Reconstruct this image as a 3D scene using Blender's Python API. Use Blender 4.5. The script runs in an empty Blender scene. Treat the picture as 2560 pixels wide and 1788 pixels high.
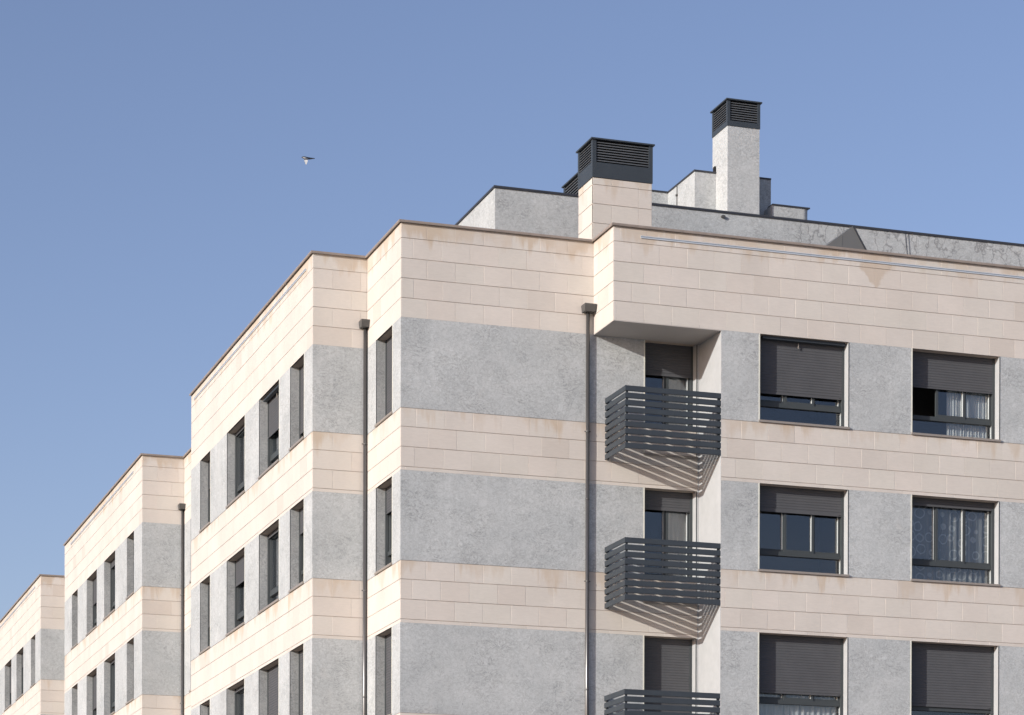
import bpy, math, random
from mathutils import Vector, Matrix
random.seed(7)
D = bpy.data
scene = bpy.context.scene
C = scene.collection

# ------------------------------------------------------------------ camera
ZO = 1.6                                   # eye height above the pavement
F_PX, Y_PP, YAW, PITCH, ROLL = 6489.3735, 2637.8526, 0.3213, -0.0073, 0.0025
cam_d = D.cameras.new('camera')
cam = D.objects.new('camera', cam_d); C.objects.link(cam)
cam_d.sensor_width = 36.0
cam_d.sensor_fit = 'HORIZONTAL'
cam_d.lens = F_PX / 2560 * 36.0
cam_d.shift_y = (Y_PP - 894.0) / 2560.0
cam_d.clip_start, cam_d.clip_end = 0.5, 6000
_s, _c = math.sin(YAW), math.cos(YAW)
r0, f0, u0 = Vector((_c, -_s, 0)), Vector((_s, _c, 0)), Vector((0, 0, 1))
fw = f0 * math.cos(PITCH) + u0 * math.sin(PITCH)
up = -f0 * math.sin(PITCH) + u0 * math.cos(PITCH)
rt = r0 * math.cos(ROLL) + up * math.sin(ROLL)
up = -r0 * math.sin(ROLL) + up * math.cos(ROLL)
M = Matrix((rt, up, -fw)).transposed().to_4x4()
M.translation = Vector((0, 0, ZO))
cam.matrix_world = M
scene.camera = cam

# ------------------------------------------------------------------ sky, sun, exposure
SUN = Vector((-3.24, -1.445, 1.0)).normalized()          # towards the sun
SUN_EL = math.asin(SUN.z)
SUN_AZ = math.atan2(SUN.x, SUN.y)                        # clockwise from +Y
w = D.worlds.new('World'); scene.world = w; w.use_nodes = True
nt = w.node_tree
sky = nt.nodes.new('ShaderNodeTexSky'); sky.sky_type = 'NISHITA'
sky.sun_disc = False
sky.sun_elevation = SUN_EL
sky.sun_rotation = SUN_AZ % (2 * math.pi)
sky.altitude = 300; sky.air_density = 1.0; sky.dust_density = 1.6; sky.ozone_density = 2.2
bg = nt.nodes['Background']
tint = nt.nodes.new('ShaderNodeMix'); tint.data_type = 'RGBA'; tint.blend_type = 'MULTIPLY'   # camera white balance of the sky
tint.inputs[0].default_value = 1.0; tint.inputs[7].default_value = (.95, .81, .865, 1)
nt.links.new(sky.outputs[0], tint.inputs[6]); nt.links.new(tint.outputs[2], bg.inputs[0]); bg.inputs[1].default_value = 0.137
sl = D.lights.new('sun', 'SUN'); sl.energy = 3.6; sl.angle = math.radians(0.45); sl.color = (1.0, 0.970, 0.905)
so = D.objects.new('sun', sl); C.objects.link(so); so.location = SUN * 200
so.rotation_euler = SUN.to_track_quat('Z', 'Y').to_euler()
scene.view_settings.view_transform = 'Standard'
scene.view_settings.look = 'None'
scene.view_settings.gamma = 1.0
scene.view_settings.use_curve_mapping = False
scene.view_settings.exposure = 0.40

# ------------------------------------------------------------------ helpers
WORLD = {}                                  # object name -> world location (no object here is rotated by its parent)

class MB:
    """collects faces; build() links them as one mesh object whose origin is the corner of its box"""
    def __init__(s): s.v = []; s.f = []; s.m = []; s.mi = 0
    def mat(s, i): s.mi = i; return s
    def poly(s, pts):
        n = len(s.v); s.v += [tuple(p) for p in pts]; s.f.append(tuple(range(n, n + len(pts)))); s.m.append(s.mi); return s
    def box(s, x0, x1, y0, y1, z0, z1):
        if x1 < x0: x0, x1 = x1, x0
        if y1 < y0: y0, y1 = y1, y0
        if z1 < z0: z0, z1 = z1, z0
        n = len(s.v)
        s.v += [(x0,y0,z0),(x1,y0,z0),(x1,y1,z0),(x0,y1,z0),(x0,y0,z1),(x1,y0,z1),(x1,y1,z1),(x0,y1,z1)]
        for q in ((0,3,2,1),(4,5,6,7),(0,1,5,4),(1,2,6,5),(2,3,7,6),(3,0,4,7)):
            s.f.append(tuple(n + i for i in q)); s.m.append(s.mi)
        return s
    def prism(s, prof, a0, a1, axis):
        """closed profile of (p, q) pairs swept along axis 'x' (p=y,q=z), 'y' (p=x,q=z) or 'z' (p=x,q=y)"""
        def P(a, p, q): return {'x': (a, p, q), 'y': (p, a, q), 'z': (p, q, a)}[axis]
        k = len(prof); n = len(s.v)
        s.v += [P(a0, p, q) for p, q in prof] + [P(a1, p, q) for p, q in prof]
        for i in range(k):
            j = (i + 1) % k; s.f.append((n + i, n + j, n + k + j, n + k + i)); s.m.append(s.mi)
        s.f.append(tuple(n + i for i in range(k))[::-1]); s.m.append(s.mi)
        s.f.append(tuple(n + k + i for i in range(k))); s.m.append(s.mi)
        return s
    def tube(s, x, y, z0, z1, r, n=20):
        return s.prism([(x + r * math.cos(2*math.pi*i/n), y + r * math.sin(2*math.pi*i/n)) for i in range(n)], z0, z1, 'z')
    def build(s, name, mats, parent=None, smooth=False, origin=None):
        if not isinstance(mats, (list, tuple)): mats = [mats]
        if origin is None:
            origin = tuple(min(v[i] for v in s.v) for i in range(3))
        o_ = Vector(origin)
        me = D.meshes.new(name)
        me.from_pydata([tuple(Vector(v) - o_) for v in s.v], [], s.f)
        for m in mats: me.materials.append(m)
        if any(s.m): me.polygons.foreach_set('material_index', s.m)
        if smooth: me.polygons.foreach_set('use_smooth', [True] * len(me.polygons))
        me.update()
        fix_normals(me)
        return place(name, me, o_, parent)

def fix_normals(me):
    import bmesh
    bm = bmesh.new(); bm.from_mesh(me)
    bmesh.ops.recalc_face_normals(bm, faces=bm.faces)
    bm.to_mesh(me); bm.free()

def place(name, me, wloc, parent=None):
    o = D.objects.new(name, me); C.objects.link(o)
    wl = Vector(wloc); WORLD[o.name] = wl
    if parent is not None:
        o.parent = parent; o.location = wl - WORLD[parent.name]
    else:
        o.location = wl
    return o

def thing(name, label, cat, loc, group=None):
    o = place(name, None, loc)
    o.empty_display_size = 0.5
    tag(o, label, cat, group)
    return o

def tag(o, label=None, cat=None, group=None, kind=None):
    if label: o['label'] = label
    if cat: o['category'] = cat
    if group: o['group'] = group
    if kind: o['kind'] = kind
    return o

# ------------------------------------------------------------------ materials
def new_mat(name):
    m = D.materials.new(name); m.use_nodes = True
    n = m.node_tree.nodes; b = n['Principled BSDF']
    return m, m.node_tree, b

def nd(t, typ, **kw):
    n = t.nodes.new(typ)
    for k, v in kw.items():
        if k.startswith('in_'):
            n.inputs[int(k[3:]) if k[3:].isdigit() else k[3:]].default_value = v
        else: setattr(n, k, v)
    return n

def math_(t, op, a, b=None, clamp=False):
    n = t.nodes.new('ShaderNodeMath'); n.operation = op; n.use_clamp = clamp
    for i, q in enumerate((a, b)):
        if q is None: continue
        if isinstance(q, (int, float)): n.inputs[i].default_value = q
        else: t.links.new(q, n.inputs[i])
    return n.outputs[0]

def pos(t, scale=(1, 1, 1), off=(0, 0, 0)):
    g = t.nodes.new('ShaderNodeNewGeometry'); mp = t.nodes.new('ShaderNodeMapping')
    mp.inputs['Scale'].default_value = scale; mp.inputs['Location'].default_value = off
    t.links.new(g.outputs['Position'], mp.inputs['Vector']); return mp.outputs[0]

def noise(t, vec, scale, detail=4, rough=.55, dist=0.0):
    n = t.nodes.new('ShaderNodeTexNoise'); n.inputs['Scale'].default_value = scale
    n.inputs['Detail'].default_value = detail; n.inputs['Roughness'].default_value = rough
    n.inputs['Distortion'].default_value = dist
    t.links.new(vec, n.inputs['Vector']); return n.outputs[0]

def ramp(t, val, stops):
    r = t.nodes.new('ShaderNodeValToRGB'); e = r.color_ramp.elements
    while len(e) < len(stops): e.new(0.5)
    for el, (p, c) in zip(e, stops):
        el.position = p; el.color = (c, c, c, 1) if isinstance(c, (int, float)) else (*c, 1)
    t.links.new(val, r.inputs[0]); return r.outputs[0]

def mix(t, fac, a, b, mode='MIX'):
    n = t.nodes.new('ShaderNodeMix'); n.data_type = 'RGBA'; n.blend_type = mode
    if isinstance(fac, (int, float)): n.inputs[0].default_value = fac
    else: t.links.new(fac, n.inputs[0])
    for i, q in ((6, a), (7, b)):
        if isinstance(q, tuple): n.inputs[i].default_value = (*q, 1)
        else: t.links.new(q, n.inputs[i])
    return n.outputs[2]

def bump(t, b, height, strength, dist):
    n = t.nodes.new('ShaderNodeBump'); n.inputs['Strength'].default_value = strength
    n.inputs['Distance'].default_value = dist
    t.links.new(height, n.inputs['Height']); t.links.new(n.outputs[0], b.inputs['Normal'])

def stain_mask(t, cap_z, sills):
    """water runs: under the coping and under the window sills, broken up by tall streaky noise"""
    g = t.nodes.new('ShaderNodeNewGeometry'); sep = t.nodes.new('ShaderNodeSeparateXYZ')
    t.links.new(g.outputs['Position'], sep.inputs[0]); z = sep.outputs['Z']
    streak = noise(t, pos(t, (1, 1, .16)), 2.6, 5, .62)
    blot = noise(t, pos(t, (1, 1, .55), (3, 1, 8)), 1.1, 3, .6)
    m = None
    for zt, reach, thr in [(cap_z, .75, 0)] + [(q, .95, .07) for q in sills]:
        d = math_(t, 'SUBTRACT', zt, z)                                   # metres below the edge
        fall = math_(t, 'SUBTRACT', 1.0, math_(t, 'DIVIDE', d, reach), True)
        above = math_(t, 'GREATER_THAN', d, -0.02)
        k = math_(t, 'MULTIPLY', math_(t, 'MULTIPLY', fall, above), 1.0)
        e = math_(t, 'ADD', math_(t, 'MULTIPLY', streak, 1.0), math_(t, 'MULTIPLY', k, .42))
        e = math_(t, 'SUBTRACT', e, (.735 if zt == cap_z else .775) + thr)
        e = math_(t, 'MULTIPLY', math_(t, 'MULTIPLY', e, 9.0, True), above)
        e = math_(t, 'MULTIPLY', e, math_(t, 'GREATER_THAN', fall, 0.001))
        m = e if m is None else math_(t, 'MAXIMUM', m, e)
    return m, blot

def make_cream(name, cap_z, sills, joined=False, vstain=False):
    m, t, b = new_mat(name)
    oi = t.nodes.new('ShaderNodeObjectInfo')
    if joined:
        wn = t.nodes.new('ShaderNodeAttribute'); wn.attribute_name = 'tone'; rnd = wn.outputs['Fac']
    else:
        rnd = oi.outputs['Random']
    base = ramp(t, rnd, [(0, (.540, .496, .450)), (.08, (.575, .532, .487)), (.5, (.590, .547, .501)),
                         (.92, (.600, .557, .511)), (1, (.612, .568, .523))])
    hue = ramp(t, math_(t, 'FRACT', math_(t, 'MULTIPLY', rnd, 7.31)), [(0, (1.0, .985, .975)), (.5, (1, 1, 1)), (1, (.985, .995, .985))])
    base = mix(t, 1.0, base, hue, 'MULTIPLY')
    cloud = ramp(t, noise(t, pos(t, (1, 1, .8)), .9, 4, .6), [(.3, .94), (.7, 1.04)])
    base = mix(t, 1.0, base, cloud, 'MULTIPLY')
    fine = noise(t, pos(t, (.6, .6, 3.0)), 14, 5, .65)
    base = mix(t, 1.0, base, ramp(t, fine, [(.3, .955), (.7, 1.03)]), 'MULTIPLY')
    specks = ramp(t, noise(t, pos(t), 26, 2, .5), [(.76, 1.0), (.80, .80)])
    base = mix(t, 1.0, base, specks, 'MULTIPLY')
    st, blot = stain_mask(t, cap_z, sills)
    st = math_(t, 'MULTIPLY', st, ramp(t, blot, [(.35, .15), (.62, .70)]))
    base = mix(t, st, base, (.475, .375, .275))
    if vstain:
        g2 = t.nodes.new('ShaderNodeNewGeometry'); sp = t.nodes.new('ShaderNodeSeparateXYZ'); t.links.new(g2.outputs['Position'], sp.inputs[0])
        wob = math_(t, 'MULTIPLY', math_(t, 'SUBTRACT', noise(t, pos(t), 4.5, 4, .6), .5), .42)
        dx = math_(t, 'ABSOLUTE', math_(t, 'ADD', math_(t, 'SUBTRACT', sp.outputs['X'], 24.17), wob))
        up_ = math_(t, 'SUBTRACT', sp.outputs['Z'], 15.55 + ZO)
        half = math_(t, 'MINIMUM', math_(t, 'ADD', math_(t, 'MULTIPLY', up_, .75), .06), .40)
        k_ = math_(t, 'MULTIPLY', math_(t, 'SUBTRACT', half, dx), 14.0, True)
        k_ = math_(t, 'MULTIPLY', k_, math_(t, 'GREATER_THAN', up_, 0.0))
        base = mix(t, math_(t, 'MULTIPLY', k_, .62), base, (.46, .37, .285))
    t.links.new(base, b.inputs['Base Color'])
    b.inputs['Roughness'].default_value = .82
    b.inputs['Specular IOR Level'].default_value = .25
    bump(t, b, fine, .25, .004)
    return m

def make_render_grey(name, cracks=False, tone=1.0, zcap=None):
    m, t, b = new_mat(name)
    grain = noise(t, pos(t), 24, 6, .66, .4)
    veins = noise(t, pos(t, (1, 1, 1.7)), 3.4, 9, .68, 1.6)
    veins2 = noise(t, pos(t, (1, 1, 1.3), (4, 8, 2)), 8.5, 6, .62, 1.0)
    cloud = noise(t, pos(t, (1, 1, 1.2), (5, 2, 1)), .85, 4, .6, .8)
    base = ramp(t, cloud, [(.3, (.415*tone, .434*tone, .440*tone)), (.7, (.490*tone, .506*tone, .508*tone))])
    big = noise(t, pos(t, (1, 1, .7), (11, 3, 6)), .38, 5, .62, .5)
    base = mix(t, 1.0, base, ramp(t, big, [(.34, .93), (.52, 1.0), (.68, 1.05)]), 'MULTIPLY')
    calm = ramp(t, noise(t, pos(t, (1, 1, 1), (3, 13, 9)), .9, 3, .6), [(.36, .25), (.62, 1.0)])
    base = mix(t, calm, base, mix(t, 1.0, base, ramp(t, grain, [(.30, .82), (.5, .99), (.70, 1.13)]), 'MULTIPLY'))
    drips = ramp(t, noise(t, pos(t, (1, 1, .10), (2, 2, 2)), 3.1, 5, .6), [(.60, 1.0), (.72, 1.09)])
    base = mix(t, 1.0, base, drips, 'MULTIPLY')
    sparse = ramp(t, noise(t, pos(t, (1, 1, 1), (7, 7, 7)), 1.6, 3, .6), [(.42, 0.1), (.62, 1.0)])
    v = ramp(t, math_(t, 'ABSOLUTE', math_(t, 'SUBTRACT', veins, .5)), [(0, .62), (.012, .80), (.035, 1.0)])
    base = mix(t, sparse, base, mix(t, 1.0, base, v, 'MULTIPLY'))
    v2 = ramp(t, math_(t, 'ABSOLUTE', math_(t, 'SUBTRACT', veins2, .52)), [(0, .78), (.02, .92), (.05, 1.0)])
    base = mix(t, 1.0, base, v2, 'MULTIPLY')
    hl = ramp(t, veins2, [(.62, 1.0), (.68, 1.12)])
    base = mix(t, 1.0, base, hl, 'MULTIPLY')
    pale = ramp(t, noise(t, pos(t, (1, 1, .35), (9, 4, 3)), 1.7, 4, .7, 1.2), [(.60, 0.0), (.74, .45)])
    base = mix(t, pale, base, (.50, .50, .49))
    pits = ramp(t, noise(t, pos(t, (1, 1, 1), (1, 7, 3)), 7.5, 3, .6), [(.755, 1.0), (.785, .45)])
    base = mix(t, 1.0, base, pits, 'MULTIPLY')
    if cracks:
        g = t.nodes.new('ShaderNodeNewGeometry'); sep = t.nodes.new('ShaderNodeSeparateXYZ')
        t.links.new(g.outputs['Position'], sep.inputs[0])
        wob = t.nodes.new('ShaderNodeTexNoise'); wob.inputs['Scale'].default_value = 4.5; wob.inputs['Detail'].default_value = 4
        t.links.new(pos(t), wob.inputs['Vector'])
        va = t.nodes.new('ShaderNodeVectorMath'); va.operation = 'MULTIPLY_ADD'
        t.links.new(wob.outputs['Color'], va.inputs[0]); va.inputs[1].default_value = (.34, .34, .34)
        t.links.new(pos(t, (1, 0.0, .38)), va.inputs[2])
        vo = t.nodes.new('ShaderNodeTexVoronoi'); vo.feature = 'DISTANCE_TO_EDGE'; vo.inputs['Scale'].default_value = 3.1
        t.links.new(va.outputs[0], vo.inputs['Vector'])
        line = ramp(t, vo.outputs['Distance'], [(0, 1.0), (.024, .85), (.046, 0.0)])
        brk = ramp(t, noise(t, pos(t, (1, 1, .6), (2, 0, 5)), 2.4, 4, .6), [(.34, 0.0), (.46, 1.0)])
        on = math_(t, 'MULTIPLY', math_(t, 'SUBTRACT', sep.outputs['X'], 24.2), 2.0, True)
        k = math_(t, 'MULTIPLY', math_(t, 'MULTIPLY', line, brk), on)
        base = mix(t, math_(t, 'MULTIPLY', k, .58), base, (.14, .14, .145))
    t.links.new(base, b.inputs['Base Color'])
    b.inputs['Roughness'].default_value = .9
    b.inputs['Specular IOR Level'].default_value = .2
    bump(t, b, math_(t, 'ADD', grain, math_(t, 'MULTIPLY', veins2, .8)), .30, .010)
    return m

def plain(name, col, rough=.5, metal=0.0, var=.06, scale=3.0, spec=.5):
    m, t, b = new_mat(name)
    n = noise(t, pos(t), scale, 5, .6)
    base = mix(t, 1.0, tuple(col), ramp(t, n, [(.3, 1 - var), (.7, 1 + var)]), 'MULTIPLY')
    t.links.new(base, b.inputs['Base Color'])
    b.inputs['Roughness'].default_value = rough; b.inputs['Metallic'].default_value = metal
    b.inputs['Specular IOR Level'].default_value = spec
    return m

H = 3.05
A1, B1, K1, K2, K3, CAP = 14.375 + ZO, 12.5745 + ZO, 12.1976 + ZO, 11.7982 + ZO, 11.3992 + ZO, 16.2679 + ZO
J = [15.9609 + ZO, 15.5595 + ZO, 15.1614 + ZO, 14.766 + ZO]
DZ2 = 0.0941
SILLS = [B1 + .0, B1 - H]
cream = make_cream('cream_limestone', CAP, SILLS + [17.86 + ZO], vstain=True)
cream_joined = make_cream('cream_limestone_joined', CAP, SILLS, True)
cream2 = make_cream('cream_limestone_far', CAP + DZ2, [s + DZ2 for s in SILLS])
cream2_joined = make_cream('cream_limestone_far_joined', CAP + DZ2, [s + DZ2 for s in SILLS], True)
grey = make_render_grey('grey_render')
attic_grey = make_render_grey('grey_attic_render', cracks=True, tone=1.0)
chim_grey = make_render_grey('grey_chimney_render', tone=1.05)
jamb_grey = make_render_grey('grey_jamb_render', tone=.74)  # darker copy of the grey render, for far jambs of left-face windows
pale_render = plain('smooth_pale_render', (.405, .416, .424), .85, var=.05, scale=5, spec=.2)
soffit_paint = plain('grey_soffit_paint', (.43, .40, .375), .85, var=.04, scale=2, spec=.2)
bed_mortar = plain('brown_bed_mortar', (.44, .365, .305), .95, var=.1, scale=8, spec=.1)
white_mortar = plain('pale_joint_mortar', (.62, .575, .525), .95, var=.08, scale=8, spec=.1)
cap_metal = plain('taupe_coping_metal', (.27, .225, .195), .5, .0, .14, 5)
attic_cap = plain('dark_coping_metal', (.055, .058, .068), .45, .3, .1, 4)
anthracite = plain('anthracite_aluminium', (.040, .049, .059), .5, .0, .07, 2.5, .4)
anth_louvre = plain('anthracite_louvre', (.085, .092, .10), .5, .0, .1, 6)
void = plain('dark_duct', (.006, .006, .007), .9)
shutter_m = plain('charcoal_shutter_aluminium', (.090, .092, .099), .65, .0, .06, 3, .06)
frame_m = plain('charcoal_window_frame', (.056, .064, .068), .45, .0, .05, 4, .22)
sill_m = plain('grey_brown_sill', (.30, .265, .235), .5, .2, .08, 6)
sunlit_edge_m = plain('painted_sunlit_edge', (.44, .47, .47), .4, .0, .04, 6)  # bright colour paints in the sun caught on stile and frame edges
trim_m = plain('pale_edge_trim', (.66, .66, .58), .5, .0, .05, 6)
pipe_m = plain('dark_grey_downpipe', (.085, .083, .082), .24, .25, .08, 3, .8)
hopper_m = plain('grey_hopper', (.088, .087, .085), .5, .2, .1, 5)
silver = plain('silver_profile', (.60, .63, .66), .4, .3, .06, 5)
silver_dark = plain('blue_grey_groove', (.33, .38, .44), .5, .1, .06, 5)
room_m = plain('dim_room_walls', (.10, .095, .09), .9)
tri_m = plain('grey_sheet_metal', (.135, .138, .138), .6, .0, .05, 2)
slab_m = plain('roof_gravel', (.30, .29, .27), .95, var=.15, scale=9)

def glass_mat():
    m, t, b = new_mat('window_glass'); t.nodes.remove(b)
    out = t.nodes['Material Output']
    tr = nd(t, 'ShaderNodeBsdfTransparent'); tr.inputs[0].default_value = (.955, .97, .97, 1)
    gl = nd(t, 'ShaderNodeBsdfGlossy'); gl.inputs['Roughness'].default_value = .015
    gl.inputs[0].default_value = (.92, .95, 1.0, 1)
    fr = nd(t, 'ShaderNodeFresnel'); fr.inputs[0].default_value = 1.52
    gb = nd(t, 'ShaderNodeNewGeometry'); ior = nd(t, 'ShaderNodeMix')          # thin pane: no total reflection at its inner face
    ior.inputs[2].default_value = 1.52; ior.inputs[3].default_value = 1 / 1.52
    t.links.new(gb.outputs['Backfacing'], ior.inputs[0]); t.links.new(ior.outputs[0], fr.inputs[0])
    k = math_(t, 'MULTIPLY', fr.outputs[0], 1.75, True)
    mx = nd(t, 'ShaderNodeMixShader')
    t.links.new(k, mx.inputs[0]); t.links.new(tr.outputs[0], mx.inputs[1]); t.links.new(gl.outputs[0], mx.inputs[2])
    wv = noise(t, pos(t), 1.3, 2, .5)
    bp = nd(t, 'ShaderNodeBump'); bp.inputs['Strength'].default_value = .06; bp.inputs['Distance'].default_value = .05
    t.links.new(wv, bp.inputs['Height']); t.links.new(bp.outputs[0], gl.inputs['Normal'])
    t.links.new(mx.outputs[0], out.inputs[0]); return m
glass = glass_mat()

def curtain_mat(name, col, alpha, rings=False):
    m, t, b = new_mat(name)
    out = t.nodes['Material Output']
    c = tuple(col)
    a = None
    if rings:
        vo = t.nodes.new('ShaderNodeTexVoronoi'); vo.inputs['Scale'].default_value = 3.9
        vo.inputs['Randomness'].default_value = .45
        t.links.new(pos(t, (1, 0, 1)), vo.inputs['Vector'])
        ring = ramp(t, math_(t, 'ABSOLUTE', math_(t, 'SUBTRACT', vo.outputs['Distance'], .40)), [(0, 1.0), (.035, .9), (.06, 0.0)])
        base = mix(t, ring, c, (.46, .48, .48))
        t.links.new(base, b.inputs['Base Color'])
        a = math_(t, 'ADD', math_(t, 'MULTIPLY', ring, .16), alpha)
    else:
        b.inputs['Base Color'].default_value = (*c, 1)
    b.inputs['Roughness'].default_value = .9
    tr = nd(t, 'ShaderNodeBsdfTransparent'); tl = nd(t, 'ShaderNodeBsdfTranslucent'); tl.inputs[0].default_value = (*c, 1)
    m1 = nd(t, 'ShaderNodeMixShader'); m1.inputs[0].default_value = .15
    t.links.new(b.outputs[0], m1.inputs[1]); t.links.new(tl.outputs[0], m1.inputs[2])
    m2 = nd(t, 'ShaderNodeMixShader')
    if a is None: m2.inputs[0].default_value = alpha
    else: t.links.new(a, m2.inputs[0])
    t.links.new(tr.outputs[0], m2.inputs[1]); t.links.new(m1.outputs[0], m2.inputs[2])
    t.links.new(m2.outputs[0], out.inputs[0]); return m

# ------------------------------------------------------------------ the ground
def sheet(name, x0, x1, y0, y1, z, m):
    o = MB().poly([(x0,y0,z),(x1,y0,z),(x1,y1,z),(x0,y1,z)]).build(name, m); tag(o, kind='structure'); return o
ground_m = plain('light_concrete_ground', (.34, .32, .29), .9, var=.12, scale=.4)
asphalt = plain('asphalt', (.055, .055, .056), .9, var=.15, scale=1.2)
paving = plain('pavement_slabs', (.36, .34, .31), .9, var=.1, scale=1.5)
sheet('ground', -2500, 2500, -2500, 2500, 0.0, ground_m)
sheet('road', -60, 5.5, -300, 400, .004, asphalt)
pv = MB().box(5.5, 40, -3, 160, .004, .13).build('pavement', paving); tag(pv, kind='structure')

# ------------------------------------------------------------------ walls with stone courses
WT = .34          # wall thickness
REC = .012        # how far stones stand proud of the mortar bed
RV = .19          # window reveal depth

class Face:
    """a wall face: 'front' looks to -Y at y=p, u is x;  'left' looks to -X at x=p, u is y"""
    def __init__(s, kind, p, u0, u1): s.k, s.p, s.u0, s.u1 = kind, p, u0, u1
    def box(s, mb, u0, u1, d0, d1, z0, z1):
        if s.k == 'front': return mb.box(u0, u1, s.p + d0, s.p + d1, z0, z1)
        return mb.box(s.p + d0, s.p + d1, u0, u1, z0, z1)

def bands(dz=0.0):
    """list of (z_top, z_bottom, material slot) down the wall; slot 0 grey, 1 stone"""
    out = [(CAP, A1, 1, [CAP] + J + [A1])]
    for k in range(3):
        q = k * H
        out.append((A1 - q, B1 - q, 0, None))
        out.append((B1 - q, A1 - q - H, 1, [B1 - q, K1 - q, K2 - q, K3 - q, A1 - q - H]))
    out.append((A1 - 3*H, 0.0 - dz, 0, None))
    return [(a + dz, b_ + dz, s, [z + dz for z in c] if c else None) for a, b_, s, c in out]

BLOCK_CACHE = {}
def block_mesh(kind, wdt, hgt, m):
    key = (kind, round(wdt, 4), round(hgt, 4), m.name)
    if key not in BLOCK_CACHE:
        x, y = (wdt, REC + .03) if kind == 'front' else (REC + .03, wdt)
        c = .0025
        mb = MB()
        if kind == 'front':
            prof = [(c, 0), (0, c)]
            # a shallow arris along the four visible edges
            a = [(0, y, 0), (x, y, 0), (x, y, hgt), (0, y, hgt)]
            b_ = [(0, c, 0), (x, c, 0), (x, c, hgt), (0, c, hgt)]
            d = [(c, 0, c), (x - c, 0, c), (x - c, 0, hgt - c), (c, 0, hgt - c)]
        else:
            a = [(x, 0, 0), (x, y, 0), (x, y, hgt), (x, 0, hgt)]
            b_ = [(c, 0, 0), (c, y, 0), (c, y, hgt), (c, 0, hgt)]
            d = [(0, c, c), (0, y - c, c), (0, y - c, hgt - c), (0, c, hgt - c)]
        mb.v = a + b_ + d
        for i in range(4):
            j = (i + 1) % 4
            mb.f += [(i, j, 4 + j, 4 + i), (4 + i, 4 + j, 8 + j, 8 + i)]
        mb.f += [(8, 9, 10, 11), (0, 3, 2, 1)]; mb.m = [0] * len(mb.f)
        me = D.meshes.new('stone_block'); me.from_pydata(mb.v, [], mb.f); me.materials.append(m); fix_normals(me)
        BLOCK_CACHE[key] = me
    return BLOCK_CACHE[key]

def courses(face, parent, rows, offsets, mats, singles, zlimit, uvis, budget, joined):
    """lay running-bond stones; singles: each its own object while the budget lasts, else collected in joined"""
    for ri, (zt, zb) in enumerate(rows):
        if zb < zlimit: continue
        off = offsets[ri % len(offsets)]
        u = face.u0; first = True
        hj, vj = .009, .008
        t_ = zt - (hj if ri or True else 0); b_ = zb
        while u < face.u1 - 1e-3:
            wdt = off if first else .6
            first = False
            if wdt < .02: continue
            e = min(u + wdt, face.u1)
            if face.u1 - e < .06: e = face.u1
            w_, h_ = round(e - u - vj, 4), round(t_ - b_, 4)
            if w_ < .02 or h_ < .02:
                u = e; continue
            jit = random.choice((0, 0, .0012, .002))
            if face.k == 'front': loc = (u + vj/2, face.p + jit, b_)
            else: loc = (face.p + jit, u + vj/2, b_)
            if singles and budget[0] > 0 and uvis[0] <= u <= uvis[1]:
                place('stone_block', block_mesh(face.k, w_, h_, mats[0]), loc, parent); budget[0] -= 1
            else:
                joined.append((face.k, w_, h_, loc))
            u = e

def build_joined(joined, m, parent):
    vs, fs, tones = [], [], []
    for kind, w_, h_, loc in joined:
        me = block_mesh(kind, w_, h_, m); n = len(vs)
        L = Vector(loc)
        vs += [tuple(v.co + L) for v in me.vertices]
        fs += [tuple(n + i for i in p.vertices) for p in me.polygons]
        tones += [random.random()] * len(me.polygons)
    o_ = Vector((min(v[0] for v in vs), min(v[1] for v in vs), min(v[2] for v in vs)))
    me = D.meshes.new('stone_block'); me.from_pydata([tuple(Vector(v) - o_) for v in vs], [], fs)
    me.materials.append(m)
    at = me.attributes.new('tone', 'FLOAT', 'FACE'); at.data.foreach_set('value', tones)
    o = place('stone_block', me, o_, parent); o['kind'] = 'stuff'
    return o

def wall(face, parent, wins, dz=0.0, ext1=0.0, ztop=None, zbot=None, offsets=(.54, .25), cap=True,
         singles=False, mats=None, budget=None, joined=None, zlimit=0, uvis=(-1e9, 1e9), inset0=0.0):
    """body with openings, mortar and stones. wins = list of (u0, u1)"""
    mb = MB()
    ztop = ztop if ztop is not None else CAP + dz
    zbot = zbot if zbot is not None else 0.0
    mort = MB()
    rows = []
    for a, b_, s, c in bands(dz):
        a2, b2 = min(a, ztop), max(b_, zbot)
        if a2 <= b2 + 1e-4: continue
        if s == 1:
            mb.mat(1); face.box(mb, face.u0 + inset0, face.u1 + ext1, REC, WT, b2, a2)
            if c:
                for zt, zb in zip(c[:-1], c[1:]):
                    if zt <= ztop + 1e-3 and zb >= zbot - 1e-3:
                        rows.append((zt, zb))
                        if zb >= zlimit: face.box(mort, face.u0, face.u1, .0045, REC + .004, zb + .004, zt - .0085)
        else:
            mb.mat(0)
            cuts = sorted((q0, q1) for q0, q1 in wins)
            if b_ <= 0.01 or a2 - b2 > 2.0:      # blind storeys far below the picture
                cuts = [] if b_ <= 0.01 else cuts
            u = face.u0 + (inset0 if inset0 else 0.0) - (REC if face.k == 'left' else 0.0)
            for q0, q1 in cuts:
                face.box(mb, u, q0, 0, WT, b2, a2); u = q1
            face.box(mb, u, face.u1 + ext1, 0, WT, b2, a2)
    o = mb.build('wall', [grey, bed_mortar], parent)
    if mort.v: tag(mort.build('joint_mortar', white_mortar, o), kind='stuff')
    courses(face, o, rows, offsets, mats, singles, zlimit, uvis, budget, joined)
    return o

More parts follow.
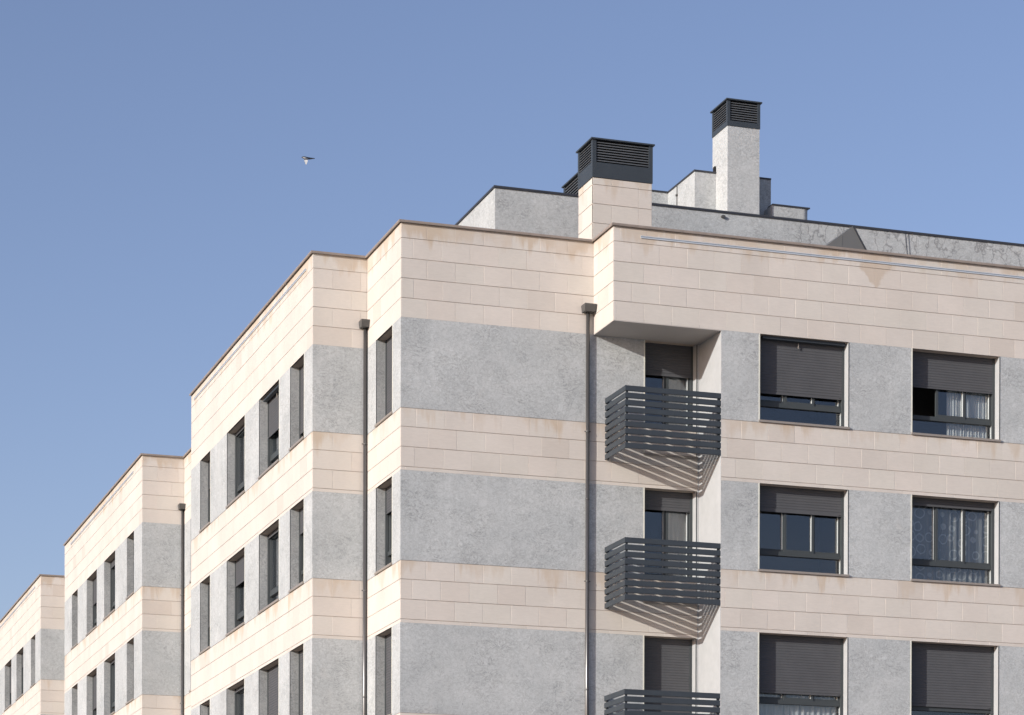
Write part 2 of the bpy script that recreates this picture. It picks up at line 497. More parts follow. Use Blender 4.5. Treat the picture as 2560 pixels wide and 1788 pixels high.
# ------------------------------------------------------------------ windows
def winframe(face, parent, u0, u1, zt, zb, style, shut, awn=False, open_left=False, detail=True, lod=0):
    """style: 3 = three sashes over a fixed light, 2 = two sashes over a fixed light, 1 = single sash, 'door' = two leaves"""
    W = u1 - u0; hgt = zt - zb
    d = RV + .055                                  # plane of the frame
    near, far = u0, u1
    f = MB(); fb = lambda a, b_, d0, d1, z0, z1: face.box(f, a, b_, d0, d1, z0, z1)
    fw_ = .055
    zs = zb + .045                                 # top of the sill board
    fb(u0, u0 + fw_, d, d + .07, zs, zt); fb(u1 - fw_, u1, d, d + .07, zs, zt)
    fb(u0 + fw_, u1 - fw_, d, d + .07, zt - .06, zt); fb(u0 + fw_, u1 - fw_, d, d + .07, zs, zs + .05)
    zl = zs + .05; ztr = zs + .05
    if style in (1, 2, 3):
        ztr = zb + hgt * .215 + .09
        fb(u0 + fw_, u1 - fw_, d - .012, d + .06, ztr - .085, ztr)
    guide = .06
    face.box(f, u0, u0 + guide, RV, d, zs, zt); face.box(f, u1 - guide, u1, RV, d, zs, zt)   # shutter guides
    w_ = f.build('window', frame_m, parent)
    if style == 'door': tag(w_, None)
    # sashes
    n = {1: 1, 2: 2, 3: 3, 'door': 2}[style]
    a, b_ = u0 + fw_, u1 - fw_
    step = (b_ - a) / n
    for i in range(n):
        s0, s1 = a + i * step, a + (i + 1) * step
        dd = d + (.018 if i % 2 == 0 else -.004)
        lean = .018 if (n == 3 and i == 1) else 0.0
        s0 -= lean; s1 += lean
        if open_left and i == 0: continue
        z0, z1 = ztr, zt - .06
        sw = .05
        sb = MB()
        face.box(sb, s0, s0 + sw, dd, dd + .056, z0, z1); face.box(sb, s1 - sw, s1, dd, dd + .056, z0, z1)
        face.box(sb, s0 + sw, s1 - sw, dd, dd + .056, z1 - sw, z1); face.box(sb, s0 + sw, s1 - sw, dd, dd + .056, z0, z0 + sw)
        sb.mat(1 if face.k == 'front' else 0); face.box(sb, s1 - sw - .004, s1 - sw, dd + .003, dd + .05, z0 + sw, z1 - sw)  # front faces: painted sunlit line along the right stile
        sb.build('sash', [frame_m, sunlit_edge_m], w_)
        pb = MB(); face.box(pb, s0 + sw, s1 - sw - .004, dd + .046, dd + .052, z0 + sw, z1 - sw)
        pb.build('pane', glass, w_)
    if style in (1, 2, 3):
        pb = MB(); face.box(pb, b_ - .004, b_, d + .003, d + .05, zl, ztr - .085); pb.build('frame_edge', sunlit_edge_m if face.k == 'front' else frame_m, w_)  # front faces: sunlight painted on the right frame edge
        pb = MB(); face.box(pb, a, b_ - .004, d + .046, d + .052, zl, ztr - .085)
        pb.build('pane', glass, w_)
    # room behind
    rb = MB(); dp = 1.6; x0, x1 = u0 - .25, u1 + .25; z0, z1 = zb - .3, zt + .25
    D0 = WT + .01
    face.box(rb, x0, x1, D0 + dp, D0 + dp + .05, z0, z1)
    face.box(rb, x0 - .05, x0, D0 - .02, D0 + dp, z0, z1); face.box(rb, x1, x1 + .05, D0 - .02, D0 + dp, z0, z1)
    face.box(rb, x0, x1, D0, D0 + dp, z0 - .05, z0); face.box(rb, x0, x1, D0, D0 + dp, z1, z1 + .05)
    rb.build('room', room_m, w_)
    # roller shutter
    if shut > .02:
        sh = MB(); zlow = zt - shut * hgt
        p = .055; z = zt - .01
        g0, g1 = u0 + .018, u1 - .018
        k = 0
        slit = 0
        while z - p > zlow + .01:
            c_ = .009
            dq = RV + .012
            if face.k == 'front':
                sh.prism([(face.p + dq + c_, z), (face.p + dq, z - p*.22), (face.p + dq, z - p*.66), (face.p + dq + c_, z - p*.82), (face.p + dq + .016, z - p*.82), (face.p + dq + .016, z)], g0, g1, 'x')
            else:
                sh.prism([(face.p + dq + c_, z), (face.p + dq, z - p*.22), (face.p + dq, z - p*.66), (face.p + dq + c_, z - p*.82), (face.p + dq + .016, z - p*.82), (face.p + dq + .016, z)], g0, g1, 'y')
            z -= p; k += 1
        face.box(sh, g0, g1, RV + .017, RV + .022, z, zt)           # the shade between slats
        face.box(sh, g0, g1, RV + .004, RV + .026, zlow - .012, z - .003)   # bottom rail
        for q in (g0 + .10, g1 - .10):
            face.box(sh, q - .018, q + .018, RV - .012, RV + .004, zlow + .012, zlow + .024)
        so_ = sh.build('roller_shutter', shutter_m, w_); so_['kind'] = 'stuff'
    if awn:
        aw = MB(); face.box(aw, u0 + .10, u1 - .045, .075, RV - .02, zt - .062, zt - .004)
        aw.build('awning_cassette', anthracite, w_)
        hk = MB(); face.box(hk, u0 + .93, u0 + .95, RV - .03, RV - .015, zt - .19, zt - .08)
        hk.build('hook', sill_m, w_)
    # sill board with drip lip, and thin edge trim, pale at the left and dark at the right
    s_ = MB(); face.box(s_, u0 - .02, u1 + .02, -.035, 0.0, zb - .002, zb + .042); face.box(s_, u0, u1, 0.0, RV + .055, zb + .002, zb + .042)
    s_.build('sill', sill_m, w_)
    if detail:
        e = .020
        tr_ = MB(); face.box(tr_, u0 - e, u0 + .006, -.004, .03, zb + .044, zt + .001); tr_.build('edge_trim', trim_m, w_)
        tr_ = MB(); face.box(tr_, u1 - .004, u1 + .010, -.004, .008, zb + .044, zt - .003); tr_.build('edge_trim', frame_m, w_)
        if face.k == 'front':
            lin = MB(); face.box(lin, u1 - .005, u1 - .001, .009, RV + .01, zb + .044, zt - .002); lin.build('reveal_lining', pale_render, w_)
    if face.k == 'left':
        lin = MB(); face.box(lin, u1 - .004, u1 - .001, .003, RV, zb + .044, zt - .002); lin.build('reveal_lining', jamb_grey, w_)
    return w_

def coping(parent, pts, z, m, th=.035, ov=.05, wdt=.36, name='coping'):
    """pts: polyline of the wall's outer line; left normal side is the outside. built as mitred strips"""
    mb = MB(); n = len(pts)
    def off(i, o_):
        p = Vector(pts[i]); ds = []
        if i > 0: ds.append((p - Vector(pts[i-1])).normalized())
        if i < n - 1: ds.append((Vector(pts[i+1]) - p).normalized())
        ns = [Vector((d_.y, -d_.x)) for d_ in ds]
        v = Vector((0, 0))
        if len(ns) == 1: v = ns[0]
        else: v = ns[0] + ns[1] if abs(ns[0].dot(ns[1])) < .5 else ns[0]
        return p + v * o_
    for i in range(n - 1):
        a, b_, c, d_ = off(i, ov), off(i+1, ov), off(i+1, -wdt), off(i, -wdt)
        k = len(mb.v)
        for zz in (z, z + th):
            mb.v += [(q.x, q.y, zz) for q in (a, b_, c, d_)]
        mb.f += [(k, k+1, k+2, k+3), (k+4, k+5, k+6, k+7), (k, k+1, k+5, k+4), (k+2, k+3, k+7, k+6)]
        if i == 0: mb.f.append((k, k+3, k+7, k+4))
        if i == n - 2: mb.f.append((k+1, k+2, k+6, k+5))
        # drip lip: the front edge turns down a little
        lip = [off(i, ov - .003), off(i+1, ov - .003), off(i+1, ov - .010), off(i, ov - .010)]
        k = len(mb.v)
        for zz in (z - .014, z + .002):
            mb.v += [(q.x, q.y, zz) for q in lip]
        mb.f += [(k, k+1, k+2, k+3), (k, k+1, k+5, k+4), (k+2, k+3, k+7, k+6)]
        mb.m += [0] * (len(mb.f) - len(mb.m))
    mb.m = [0] * len(mb.f)
    return mb.build(name, m, parent)

def downpipe(parent, x, y, ztop, brackets, box=True):
    """round pipe at (x, y), hopper head on top"""
    p = MB().tube(x, y, .2, ztop - .06, .039, 24)
    for zz in (ztop - 3.9, ztop - 7.8):
        p.tube(x, y, zz, zz + .03, .0415, 24)
    o = p.build('downpipe', pipe_m, parent, smooth=False)
    for pl in o.data.polygons:
        pl.use_smooth = len(pl.vertices) == 4
    h_ = MB(); w2, dpt = .128, .10
    yb = y + .05
    top = [(x - w2, yb - .235), (x + w2, yb - .235), (x + w2, yb), (x - w2, yb)]
    bot = [(x - w2 * .90, yb - .19), (x + w2 * .90, yb - .19), (x + w2 * .90, yb), (x - w2 * .90, yb)]
    zt, zm, zb = ztop + .06, ztop + .035, ztop - .085
    n = 0
    for zz, ring in ((zb, bot), (zm, top), (zt, top)):
        h_.v += [(q[0], q[1], zz) for q in ring]
    for r in (0, 4):
        for i in range(4):
            j = (i + 1) % 4; h_.f.append((r + i, r + j, r + 4 + j, r + 4 + i))
    h_.f += [(0, 1, 2, 3), (8, 9, 10, 11)]; h_.m = [0] * len(h_.f)
    h_.box(x + w2 - .03, x + w2 - .02, yb - .05, yb - .04, zt, zt + .045)
    h_.build('hopper', hopper_m, o)
    for zz in brackets:
        b_ = MB().tube(x, y, zz, zz + .022, .046, 20)
        b_.box(x - .012, x + .012, y + .03, y + .06, zz, zz + .022)
        b_.box(x - .068, x - .044, y - .006, y + .006, zz + .002, zz + .02).box(x + .044, x + .068, y - .006, y + .006, zz + .002, zz + .02)
        b_.build('bracket', hopper_m, o)
    return o

def strip_profile(face, parent, u0, u1, z):
    mb = MB()
    face.box(mb, u0, u1, -.018, .004, z + .014, z + .028); face.box(mb, u0, u1, -.018, .004, z - .022, z - .006)
    mb.mat(1); face.box(mb, u0, u1, -.010, .004, z - .006, z + .014)
    mb.build('metal_profile', [silver, silver_dark], parent)

# ================================================================== near building
X0, XC1, XI2, XR = 13.1093, 14.2767, 18.3729, 20.721
Y0, Y1, Y2, YL = 52.6226, 50.0437, 48.8716, 65.3605
XE = 29.2
near_b = thing('apartment_building', 'near cream and grey banded apartment building with slatted balconies and rooftop chimneys', 'building', (X0, Y2, 0), 'apartment buildings along the row')
budget = [298]; joined = []
ZSOF = A1
kw = dict(mats=[cream], budget=budget, joined=joined, zlimit=CAP - 11.2)
F2 = Face('front', Y2, XR, XE)
F2w = [(21.568, 23.572), (25.031, 27.083)]
# right-hand front: full-height part right of the recess
F2top = Face('front', Y2, XI2, XE)
# wide top band over the recess
mbt = MB().mat(1); mbt.box(XI2 + WT, XE, Y2 + REC, Y2 + WT, A1, CAP)
wt = mbt.build('wall', [grey, bed_mortar], near_b)
mo = MB()
zs_ = [CAP] + J + [A1]
for zt, zb in zip(zs_[:-1], zs_[1:]): mo.box(XI2, XE, Y2 + .0045, Y2 + REC + .004, zb + .004, zt - .0085)
tag(mo.build('joint_mortar', white_mortar, wt), kind='stuff')
courses(F2top, wt, list(zip(zs_[:-1], zs_[1:])), (.13, .385, .054 + .6, .385, .06), [cream], True, 0, (0, 27.7), budget, joined)
w2 = wall(F2, near_b, F2w, ztop=A1, offsets=(.44, .14, .32, .5, .38, .1), singles=True, uvis=(0, 27.7), **kw)
F1 = Face('front', Y1, XC1, XR)
w1 = wall(F1, near_b, [(19.504, 20.662)], offsets=(.539, .25, .539, .27, .54, .32, .58, .3, .1), singles=True, inset0=WT, **kw)
# return over the recess, and the soffit
R2 = Face('left', XI2, Y2 + WT, Y1)
mbr = MB().mat(1); mbr.box(XI2 + REC, XI2 + WT, Y2 + REC, Y1 + .1, A1, CAP)
wr = mbr.build('wall', [grey, bed_mortar], near_b)
courses(Face('left', XI2, Y2 + .002, Y1), wr, list(zip(zs_[:-1], zs_[1:])), (.6, .3), [cream], False, 0, (0, 0), budget, joined)
sf = MB().box(XI2 + .004, XR, Y2 + .004, Y1 + .002, A1 - .012, A1 + .06)
sf.box(XI2 + .001, XI2 + .014, Y2 + .001, Y1, A1 - .016, A1 - .002).box(XI2 + .014, XR, Y2 + .001, Y2 + .014, A1 - .016, A1 - .002)
sf.build('soffit', soffit_paint, near_b)
# lit side wall of the balcony recess
rs = MB()
rs.box(XR - .006, XR, Y2 + .001, Y1, 0, A1 - .012)
rs.build('recess_wall', pale_render, near_b)
jt = MB().box(XR - .035, XR - .0065, Y1 - .012, Y1 + .002, 4.0, A1 - .013)
jt.build('corner_strip', pale_render, near_b)
# return at C1 and the next front F0, and the long left face
R1 = Face('left', XC1, Y1 + .0, Y0)
w_r1 = wall(Face('left', XC1, Y1 + REC, Y0), near_b, [(50.66, 51.88)], offsets=(.6, .3), ext1=.1, **kw)
F0 = Face('front', Y0, X0, XC1)
w_f0 = wall(F0, near_b, [], offsets=(.84, .43), inset0=WT, ext1=.1, **kw)
Lf = Face('left', X0, Y0 + REC, YL)
Lw = [(53.36, 54.59), (55.636, 57.58), (59.083, 61.025), (62.969, 64.174)]
w_l = wall(Lf, near_b, Lw, offsets=(.5, .2), **kw)
build_joined(joined, cream_joined, w_l)
# hidden sides, roof terrace and parapet back
bk = MB()
bk.box(X0 + WT, XE, YL - WT, YL, 0, CAP)
bk.box(XE - .3, XE, Y2 + WT, YL - WT, 0, CAP)
bk.build('rear_wall', grey, near_b)
MB().box(X0 + WT, XE - .3, Y0 + WT, YL - WT, 14.8 + ZO, 14.9 + ZO).box(XC1 + WT, XE - .3, Y1 + WT, Y0 + WT, 14.8 + ZO, 14.9 + ZO).build('roof_terrace', slab_m, near_b)
MB().box(XI2 + WT, XE - .3, Y2 + WT, Y1 + WT, 14.8 + ZO, 14.9 + ZO).build('roof_terrace', slab_m, near_b)
coping(near_b, [(X0, YL), (X0, Y0), (XC1, Y0), (XC1, Y1), (XI2, Y1), (XI2, Y2), (XE, Y2)], CAP, cap_metal)
strip_profile(F2top, near_b, 18.951, XE - .2, 16.085 + ZO)
strip_profile(Lf, near_b, 53.19, 64.95, 16.08 + ZO)

# windows
def row(k): return A1 - k * H, B1 - k * H
f2_shut = {0: (.635, .41), 1: (.285, .09), 2: (.66, .73)}
for k in range(3):
    zt, zb = row(k)
    winframe(F2, near_b, *F2w[0], zt, zb, 3, f2_shut[k][0], awn=(k == 0))
    winframe(F2, near_b, *F2w[1], zt, zb, 3, f2_shut[k][1], open_left=(k == 0))
door_shut = {0: .275, 1: .165, 2: .98}
for k in range(3):
    zt, zb = row(k)
    o = winframe(F1, near_b, 19.504, 20.662, zt, zt - 2.38, 'door', door_shut[k])
    o.name = 'balcony_door' if k == 0 else 'balcony_door.%03d' % k
ret_shut = (.99, .30, .99)
for k in range(3):
    zt, zb = row(k); winframe(R1, near_b, 50.66, 51.88, zt, zb, 1, ret_shut[k])
l_shut = ((.80, .48, .04, .40), (.30, .05, .34, .62), (.99, .99, .05, .3))
for k in range(3):
    zt, zb = row(k)
    for i, (a, b_) in enumerate(Lw):
        winframe(Lf, near_b, a, b_, zt, zb, 1 if (b_ - a) < 1.5 else 2, l_shut[k][i], awn=(k == 0 and i == 1))
# balconies
def balcony(k):
    xf = 18.632; z_top = 13.09 + ZO - k * H
    e = place('balcony', None, (xf, Y2, z_top - 1.26), near_b)
    for i in range(9):
        z1 = z_top - i * .1437; z0 = z1 - .109
        if z0 < z_top - 1.27: z0 = z_top - 1.265
        m_ = MB().prism([(Y2 + .001, z0 + .006), (Y2 + .007, z0), (Y2 + .034, z0), (Y2 + .034, z1), (Y2 + .007, z1), (Y2 + .001, z1 - .006)], xf, XR - .008, 'x')
        m_.build('rail_slat', anthracite, e)
        m_ = MB().prism([(xf, z0 + .006), (xf + .006, z0), (xf + .020, z0), (xf + .020, z1), (xf + .006, z1), (xf, z1 - .006)], Y2 + .0345, Y1 - .003, 'y')
        m_.build('rail_slat', anthracite, e)
    zb, zt = z_top - 1.255, z_top - .01
    for (x, y) in ((xf + .055, Y2 + .055), (xf + .055, Y1 - .035), (XR - .04, Y2 + .055)):
        MB().box(x - .02, x + .02, y - .0195, y + .0195, zb, zt).build('post', anthracite, e)
    MB().box(xf + .076, XR - .06, Y2 + .035, Y2 + .05, z_top - .06, z_top - .03).build('rail', anthracite, e)
for k in range(4): balcony(k)

# downpipes
downpipe(near_b, 18.235, Y1 - .052, 14.88 + ZO, [12.36 + ZO, 9.3 + ZO])
downpipe(near_b, XC1 - .052, Y0 - .05, 14.87 + ZO, [12.36 + ZO, 9.3 + ZO])

# ------------------------------------------------------------------ attic storey and roof-top bodies
YA, XA, ZA = 53.6, 17.401, 18.385 + ZO
att = MB()
att.box(XA, XE + 3.0, YA, YA + .3, 14.9 + ZO, ZA)
att.box(XA, XA + .3, YA + .3, 63.0, 14.9 + ZO, ZA)
ao = att.build('attic', attic_grey, near_b)
MB().box(XA + .3, XE + 3, YA + .3, 63, ZA - .25, ZA - .1).build('roof', slab_m, ao)
coping(ao, [(XA, 63.0), (XA, YA), (XE + 3.0, YA)], ZA, attic_cap, th=.034, ov=.028, wdt=.34)
MB().prism([(22.744 + .05*math.cos(i*math.pi/8), 18.285 + ZO + .032*math.sin(i*math.pi/8)) for i in range(16)], YA - .05, YA + .0, 'y').build('spout', hopper_m, ao)
cb = MB(); cb.prism([(YA - .014, ZA), (YA - .002, ZA), (YA - .002, ZA + .001), (YA - .014, ZA + .001)], 27.3, 27.301, 'x')
def rod(mb, a, b_, r, n=6):
    a, b_ = Vector(a), Vector(b_); d_ = (b_ - a).normalized(); s_ = d_.orthogonal().normalized(); t_ = d_.cross(s_)
    k = len(mb.v)
    for P_ in (a, b_):
        mb.v += [tuple(P_ + s_ * r * math.cos(2*math.pi*i/n) + t_ * r * math.sin(2*math.pi*i/n)) for i in range(n)]
    for i in range(n):
        j = (i + 1) % n; mb.f.append((k+i, k+j, k+n+j, k+n+i)); mb.m.append(mb.mi)
    mb.f.append(tuple(k+i for i in range(n))); mb.m.append(mb.mi); mb.f.append(tuple(k+n+i for i in range(n))); mb.m.append(mb.mi)
    return mb
rod(MB(), (27.25, YA - .012, ZA), (27.42, YA - .012, ZA - 1.6), .0045).build('cable', attic_cap, ao)
rod(MB(), (27.33, YA - .012, ZA), (27.47, YA - .012, ZA - 1.6), .0045).build('cable', attic_cap, ao)

def vent_cap(parent, x0, x1, y0, y1, z0, z1, band, nl, post=.085, lid=.03):
    """louvred metal box: corner posts, solid lower band, blades, flat lid"""
    e = .012
    m_ = MB()
    m_.box(x0, x1, y0, y0 + .02, z0, z0 + band).box(x0, x1, y1 - .02, y1, z0, z0 + band)
    m_.box(x0, x0 + .02, y0 + .02, y1 - .02, z0, z0 + band).box(x1 - .02, x1, y0 + .02, y1 - .02, z0, z0 + band)
    zt = z1 - lid
    for (a, b_) in ((x0, y0), (x1 - post, y0), (x0, y1 - post), (x1 - post, y1 - post)):
        m_.box(a, a + post, b_, b_ + post, z0 + band, zt)
    cap = m_.build('vent_cap', anthracite, parent)
    MB().box(x0 - .035, x1 + .035, y0 - .035, y1 + .035, z1 - lid, z1).build('lid', anthracite, cap)
    MB().box(x0 + .058, x1 - .058, y0 + .058, y1 - .058, z0 + band, zt - .002).build('duct', void, cap)
    p = (zt - (z0 + band) - .035) / nl
    for i in range(nl):
        z = zt - .03 - i * p
        MB().prism([(y0 + .05, z), (y0 + .022, z - p*.06), (y0 + .010, z - p*.56), (y0 + .018, z - p*.60), (y0 + .05, z - p*.3)], x0 + post, x1 - post, 'x').build('louvre_blade', anth_louvre, cap)
        MB().prism([(x0 + .05, z), (x0 + .022, z - p*.06), (x0 + .010, z - p*.56), (x0 + .018, z - p*.60), (x0 + .05, z - p*.3)], y0 + post, y1 - post, 'y').build('louvre_blade', anth_louvre, cap)
    return cap

# stone-clad chimney right behind the parapet
cx0, cx1, cy0, cy1 = 18.611, 19.93, 50.75, 51.625
cz = 17.843 + ZO
ch = MB().box(cx0 + REC, cx1, cy0 + REC, cy1, 14.9 + ZO, cz).build('chimney', bed_mortar, near_b)
tag(ch, 'wide chimney clad in stained cream stone under a dark louvred cap')
cmort = MB()
zc = [cz, 17.699 + ZO, 17.305 + ZO, 16.903 + ZO, 16.503 + ZO, 16.103 + ZO, 15.703 + ZO]
cj = []
for i, (zt, zb) in enumerate(zip(zc[:-1], zc[1:])):
    cmort.box(cx0 + .0045, cx1, cy0 + .0045, cy1 - .001, zb + .004, zt - .0085)
    for kind, p, q0, q1, offs in (('front', cy0, cx0, cx1, (.42, 1.02, .42)), ('left', cx0, cy0 + .043, cy1, (.6, .3, .6))):
        u = q0; off = offs[i % 3]; first = True
        while u < q1 - .01:
            e_ = min(u + (off if first else .6), q1); first = False
            if q1 - e_ < .06: e_ = q1
            loc = (u + .0045, p, zb) if kind == 'front' else (p, u + .0045, zb)
            place('stone_block', block_mesh(kind, round(e_ - u - .009, 4), round(zt - zb - .013, 4), cream), loc, ch)
            u = e_
tag(cmort.build('joint_mortar', white_mortar, ch), kind='stuff')
vent_cap(ch, cx0 - .012, cx1 + .012, cy0 - .012, cy1 + .012, cz + .002, 18.655 + ZO, .315, 8)

# tall rendered chimney
kx0, kx1, ky0, ky1 = 23.198, 23.985, 54.4, 55.275
kz = 20.634 + ZO
XB, YB, YBB, ZB, XBR = 22.67, 55.061, 56.691, 19.765 + ZO, 24.566
c2m = MB()
c2m.box(kx0, kx1, ky0, YB, 18.1 + ZO, kz)
c2m.box(kx0, kx1, YB, ky1, 19.93 + ZO, kz)
ch2 = c2m.build('chimney', chim_grey, near_b)
tag(ch2, 'tall narrow grey chimney with a dark louvred cap')
vent_cap(ch2, kx0 - .012, kx1 + .012, ky0 - .012, ky1 + .012, kz + .002, 21.244 + ZO, .12, 8, post=.07)
# louvred vent behind the attic
v3 = MB().box(20.118, 21.35, 55.75, 56.8, 18.1 + ZO, 18.9 + ZO).build('vent_base', attic_cap, near_b)
vent_cap(v3, 20.106, 21.362, 55.72, 56.8, 18.902 + ZO, 19.67 + ZO, .12, 9, post=.08)
# roof housing behind the tall chimney
hb = MB()
hb.box(XB, XBR, YB, YB + .3, 18.1 + ZO, ZB).box(XB, XB + .3, YB + .3, YBB + .3, 18.1 + ZO, ZB)
hb.box(21.7, XB, YBB, YBB + .3, 18.1 + ZO, ZB)
LX0, LX1, LY, LZ = 24.395, 25.17, 54.6, 19.03 + ZO
hb.box(LX0, LX1, LY, LY + .27, 18.1 + ZO, LZ)
n_ = 10; rr = .165
arc = [(LX1 + rr * math.sin(i*math.pi/2/n_), LY + rr - rr * math.cos(i*math.pi/2/n_)) for i in range(n_ + 1)]
hb.prism(arc + [(LX1 + rr, LY + .27), (LX1, LY + .27)], 18.1 + ZO, LZ, 'z')
hb.box(LX0, LX0 + .2, LY + .27, YB, 18.1 + ZO, LZ)
hbo = hb.build('roof_housing', chim_grey, near_b)
coping(hbo, [(21.7, YBB), (XB, YBB)], ZB, attic_cap, th=.022, ov=.02, wdt=.3)
coping(hbo, [(XB, YBB), (XB, YB), (XBR, YB)], ZB, attic_cap, th=.023, ov=.02, wdt=.3)
coping(hbo, [(LX0, LY), (LX1 + rr, LY)], LZ, attic_cap, th=.022, ov=.02, wdt=.27)
MB().box(kx0 - .03, kx0 + .2, YB + .02, YB + .12, ZB + .032, 19.93 + ZO - .002).build('bracket', void, hbo)
rod(MB(), (XB - .012, 56.13, 18.3 + ZO), (XB - .012, 56.11, ZB), .010).box(XB - .04, XB, 56.08, 56.14, ZB - .26, ZB - .22).build('cable', hopper_m, hbo)

# pointed metal roof light between parapet and attic
ty = 50.4
ap = (24.39, 17.30 + ZO); lw = (23.22, 16.40 + ZO); rw = (25.17, 16.05 + ZO)
t1 = MB().prism([ap, (22.70, 16.0 + ZO), (22.70, 15.0 + ZO), (25.62, 15.0 + ZO), (25.62, 15.33 + ZO)], ty, ty + 1.1, 'y')
tr1 = t1.build('roof_light', tri_m, near_b)
tag(tr1, 'pointed grey sheet-metal roof light peeking over the parapet')
d_ = Vector((25.62 - ap[0], 15.33 + ZO - ap[1])).normalized(); nn = Vector((-d_.y, d_.x))
if nn.x < 0: nn = -nn
q0, q1 = Vector(ap), Vector((25.62, 15.33 + ZO))
MB().prism([tuple(q0 - nn*.004), tuple(q1 - nn*.004), tuple(q1 + nn*.022), tuple(q0 + nn*.022)], ty - .03, ty + 1.12, 'y').build('edge_flashing', attic_cap, tr1)
MB().box(24.127, 24.137, ty - .006, ty, 15.1 + ZO, 17.08 + ZO).build('seam', tri_m, tr1)

# ================================================================== farther buildings
def far_building(label, xd, yd, ydl, dz, wins, shuts, ret_win=None, strip=None, pipe=True):
    xr = xd + 1.197; yf = yd - 2.56
    b = thing('apartment_building', label, 'building', (xd, yd, 0), 'apartment buildings along the row')
    bud = [280]; jn = []
    kk = dict(dz=dz, mats=[cream2], budget=bud, joined=jn, zlimit=CAP - 11.2)
    ff = Face('front', yd, xd, xr); fl = Face('left', xd, yd + REC, ydl); fr = Face('left', xr, yf + REC, yd)
    wall(ff, b, [], offsets=(.84, .43), singles=True, inset0=WT, ext1=.1, **kk)
    wall(fr, b, [ret_win] if ret_win else [], offsets=(.6, .3), ext1=.1, **kk)
    wl = wall(fl, b, wins, offsets=(.5, .2), **kk)
    build_joined(jn, cream2_joined, wl)
    wall(Face('front', yf, xr, 24), b, [], inset0=WT, offsets=(.54, .25), dz=dz, mats=[cream2], budget=[0], joined=[], zlimit=99)
    MB().box(xd + WT, 24, ydl - WT, ydl, 0, CAP + dz).box(23.7, 24, yf + WT, ydl - WT, 0, CAP + dz).build('rear_wall', grey, b)
    MB().box(xd + WT, 23.7, yd + WT, ydl - WT, 14.8 + ZO + dz, 14.9 + ZO + dz).box(xr + WT, 23.7, yf + WT, yd + WT, 14.8 + ZO + dz, 14.9 + ZO + dz).build('roof_terrace', slab_m, b)
    coping(b, [(xd, ydl), (xd, yd), (xr, yd), (xr, yf), (24, yf)], CAP + dz, cap_metal)
    for k in range(2):
        zt, zb = A1 - k*H + dz, B1 - k*H + dz
        for i, (a, c_) in enumerate(wins):
            winframe(fl, b, a, c_, zt, zb, 1 if c_ - a < 1.5 else 2, shuts[k][i], detail=False)
        if ret_win: winframe(fr, b, *ret_win, zt, zb, 1, .5, detail=False)
    if strip: strip_profile(fl, b, *strip, 16.16 + ZO)
    if pipe: downpipe(b, xr - .052, yd - .05, 14.87 + ZO + dz, [12.36 + ZO + dz, 9.3 + ZO + dz])
    return b
far_building('cream and grey banded apartment building second along the row, grey downpipe at its inner corner', 13.2184, 72.8613, 87.2253, DZ2,
             [(74.155, 75.324), (77.318, 79.289), (80.655, 82.617), (84.432, 85.648)],
             ((.97, .12, .45, .95), (.25, .05, .6, .4)), (70.7, 71.93), (74.21, 85.87))
far_building('farthest cream and grey banded apartment building at the left edge of the row', 13.26, 93.1, 107.5, DZ2,
             [(94.435, 95.581), (97.585, 99.49), (100.943, 102.905), (104.7, 105.95)],
             ((.5, .3, .6, .4), (.25, .5, .6, .4)), (90.9, 92.13), (94.4, 106.0))

# ================================================================== curtains
def curtain(face, u0, u1, zt, zb, d, m, label, amp=.018, waves=16):
    n = waves * 6; mb = MB(); k = 0
    for i in range(n + 1):
        u = u0 + (u1 - u0) * i / n
        dd = d + amp * math.sin(2*math.pi*i/6) + amp * .6 * math.sin(i * .71)
        p = (u, face.p + dd) if face.k == 'front' else (face.p + dd, u)
        mb.v += [(p[0], p[1], zb), (p[0], p[1], zt)]
    for i in range(n):
        mb.f.append((2*i, 2*i+2, 2*i+3, 2*i+1)); mb.m.append(0)
    o = mb.build('curtain', m, None, smooth=True)
    tag(o, label, 'curtain', 'curtains behind the windows'); return o
sheer = curtain_mat('sheer_white_curtain', (.72, .74, .74), .70)
ringc = curtain_mat('ring_pattern_curtain', (.30, .31, .32), .55, rings=True)
greyc = curtain_mat('grey_blind_fabric', (.30, .295, .29), .95)
zt, zb = row(0); curtain(F2, 26.05, 27.0, zt - .1, zb + .05, .41, sheer, 'white sheer curtain drawn to the right inside the half-open upper right window')
zt, zb = row(1); curtain(F2, 25.06, 27.05, zt - .1, zb + .05, .41, ringc, 'dark see-through curtain with pale ring pattern in the right window of the middle row')
zt, zb = row(2); curtain(F2, 21.6, 23.5, zt - .1, zb + .05, .41, sheer, 'white sheer curtain below the lowered shutter of the lower left window')
zt, zb = row(0); curtain(F1, 20.1, 20.64, zt - .1, zt - 2.3, .42, greyc, 'grey curtain behind the upper balcony door', amp=.006, waves=5)
zt, zb = row(1); curtain(F1, 20.1, 20.64, zt - .1, zt - 2.3, .42, greyc, 'grey curtain behind the middle balcony door', amp=.006, waves=5)

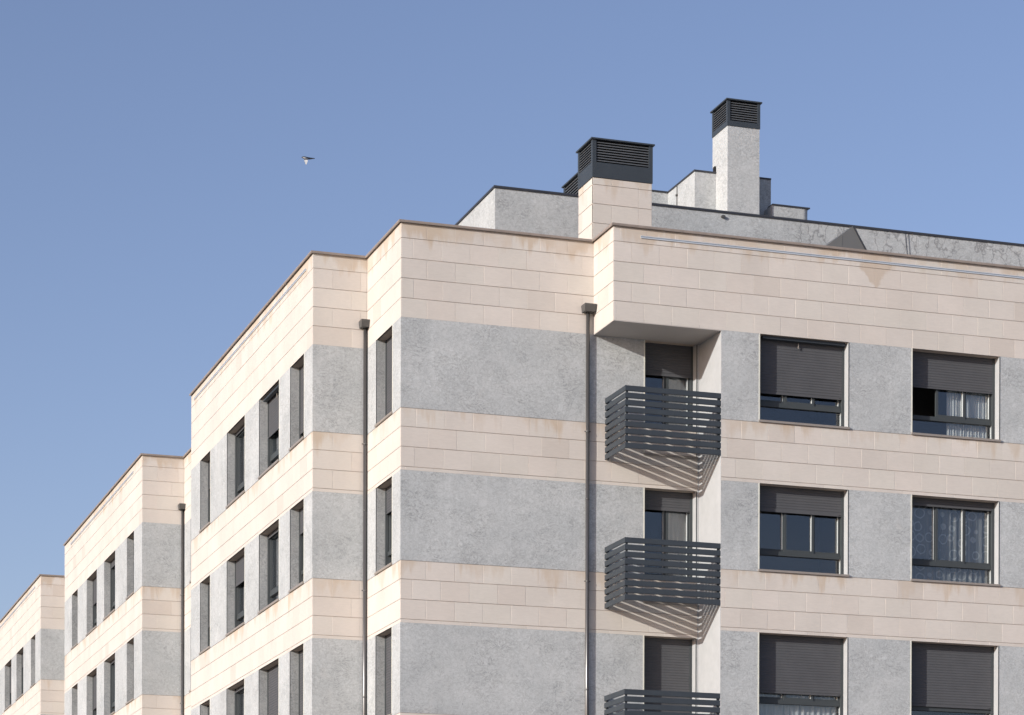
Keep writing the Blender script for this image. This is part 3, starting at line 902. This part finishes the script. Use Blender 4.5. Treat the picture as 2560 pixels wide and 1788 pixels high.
# ================================================================== the bird
def bird():
    e = thing('flying_bird', 'small dark bird with pale belly flying alone in the open sky', 'bird', (17.25, 70, 24.2 + ZO))
    dark = plain('dark_plumage', (.045, .05, .06), .7, var=.2, scale=20)
    pale = plain('pale_plumage', (.62, .62, .60), .7, var=.1, scale=20)
    O = Vector((17.22, 70, 24.23 + ZO))
    # trunk along view-left to right: head at left, slightly foreshortened
    mb = MB(); rings = []
    spec = [(-.125, .004, .0), (-.105, .012, -.002), (-.088, .026, .002), (-.065, .030, .006), (-.04, .040, .002), (0, .050, -.004), (.04, .046, -.004), (.08, .028, .0), (.12, .014, .004)]
    n = 14
    for (u, r, dz_) in spec:
        k = len(mb.v); rings.append(k)
        for i in range(n):
            a = 2*math.pi*i/n
            mb.v.append(tuple(O + Vector((u, r * math.cos(a) + u*.3, dz_ + r * .9 * math.sin(a)))))
    for q in range(len(rings) - 1):
        for i in range(n):
            j = (i + 1) % n; mb.f.append((rings[q]+i, rings[q]+j, rings[q+1]+j, rings[q+1]+i))
            low = math.sin(2*math.pi*(i+.5)/n) < -.1
            mb.m.append(1 if (low and 1 < q < 7) else 0)
    mb.f.append(tuple(rings[0]+i for i in range(n))); mb.m.append(0)
    mb.f.append(tuple(rings[-1]+i for i in range(n))); mb.m.append(0)
    body = mb.build('body', [dark, pale], e, smooth=True)
    def wing(pts, th, name, mats, slots):
        m_ = MB(); n = len(pts)
        c_ = [Vector(p) for p in pts]
        nrm = Vector((0, 1, 0))
        m_.v = [tuple(O + p - nrm*th) for p in c_] + [tuple(O + p + nrm*th) for p in c_]
        m_.f = []
        half = n // 2
        for i in range(half - 1):                       # strips between leading and trailing edge
            a, b_, c2, d2 = i, i + 1, n - 2 - i, n - 1 - i
            for base in (0, n):
                m_.f.append((base+a, base+b_, base+c2, base+d2)); m_.m.append(slots[i])
        for i in range(n):
            j = (i + 1) % n; m_.f.append((i, j, n + j, n + i)); m_.m.append(0)
        return m_.build(name, mats, e)
    wing([(.03, 0, .035), (.12, .03, .040), (.20, .05, .044), (.285, .06, .046), (.28, .06, .030), (.20, .05, .010), (.12, .03, -.016), (.03, 0, -.030)], .006, 'wing', [dark, pale], [0, 0, 0])
    wing([(-.055, -.02, -.01), (-.045, -.05, -.07), (-.040, -.08, -.135), (-.012, -.10, -.215), (.008, -.10, -.205), (.040, -.08, -.130), (.052, -.05, -.06), (.055, -.02, -.01)], .006, 'wing', [dark, pale], [0, 1, 1])
bird()

# ------------------------------------------------------------------ render settings
scene.render.engine = 'CYCLES'
scene.cycles.max_bounces = 8
scene.cycles.diffuse_bounces = 4
scene.cycles.transparent_max_bounces = 12
scene.render.resolution_x, scene.render.resolution_y = 1024, 715
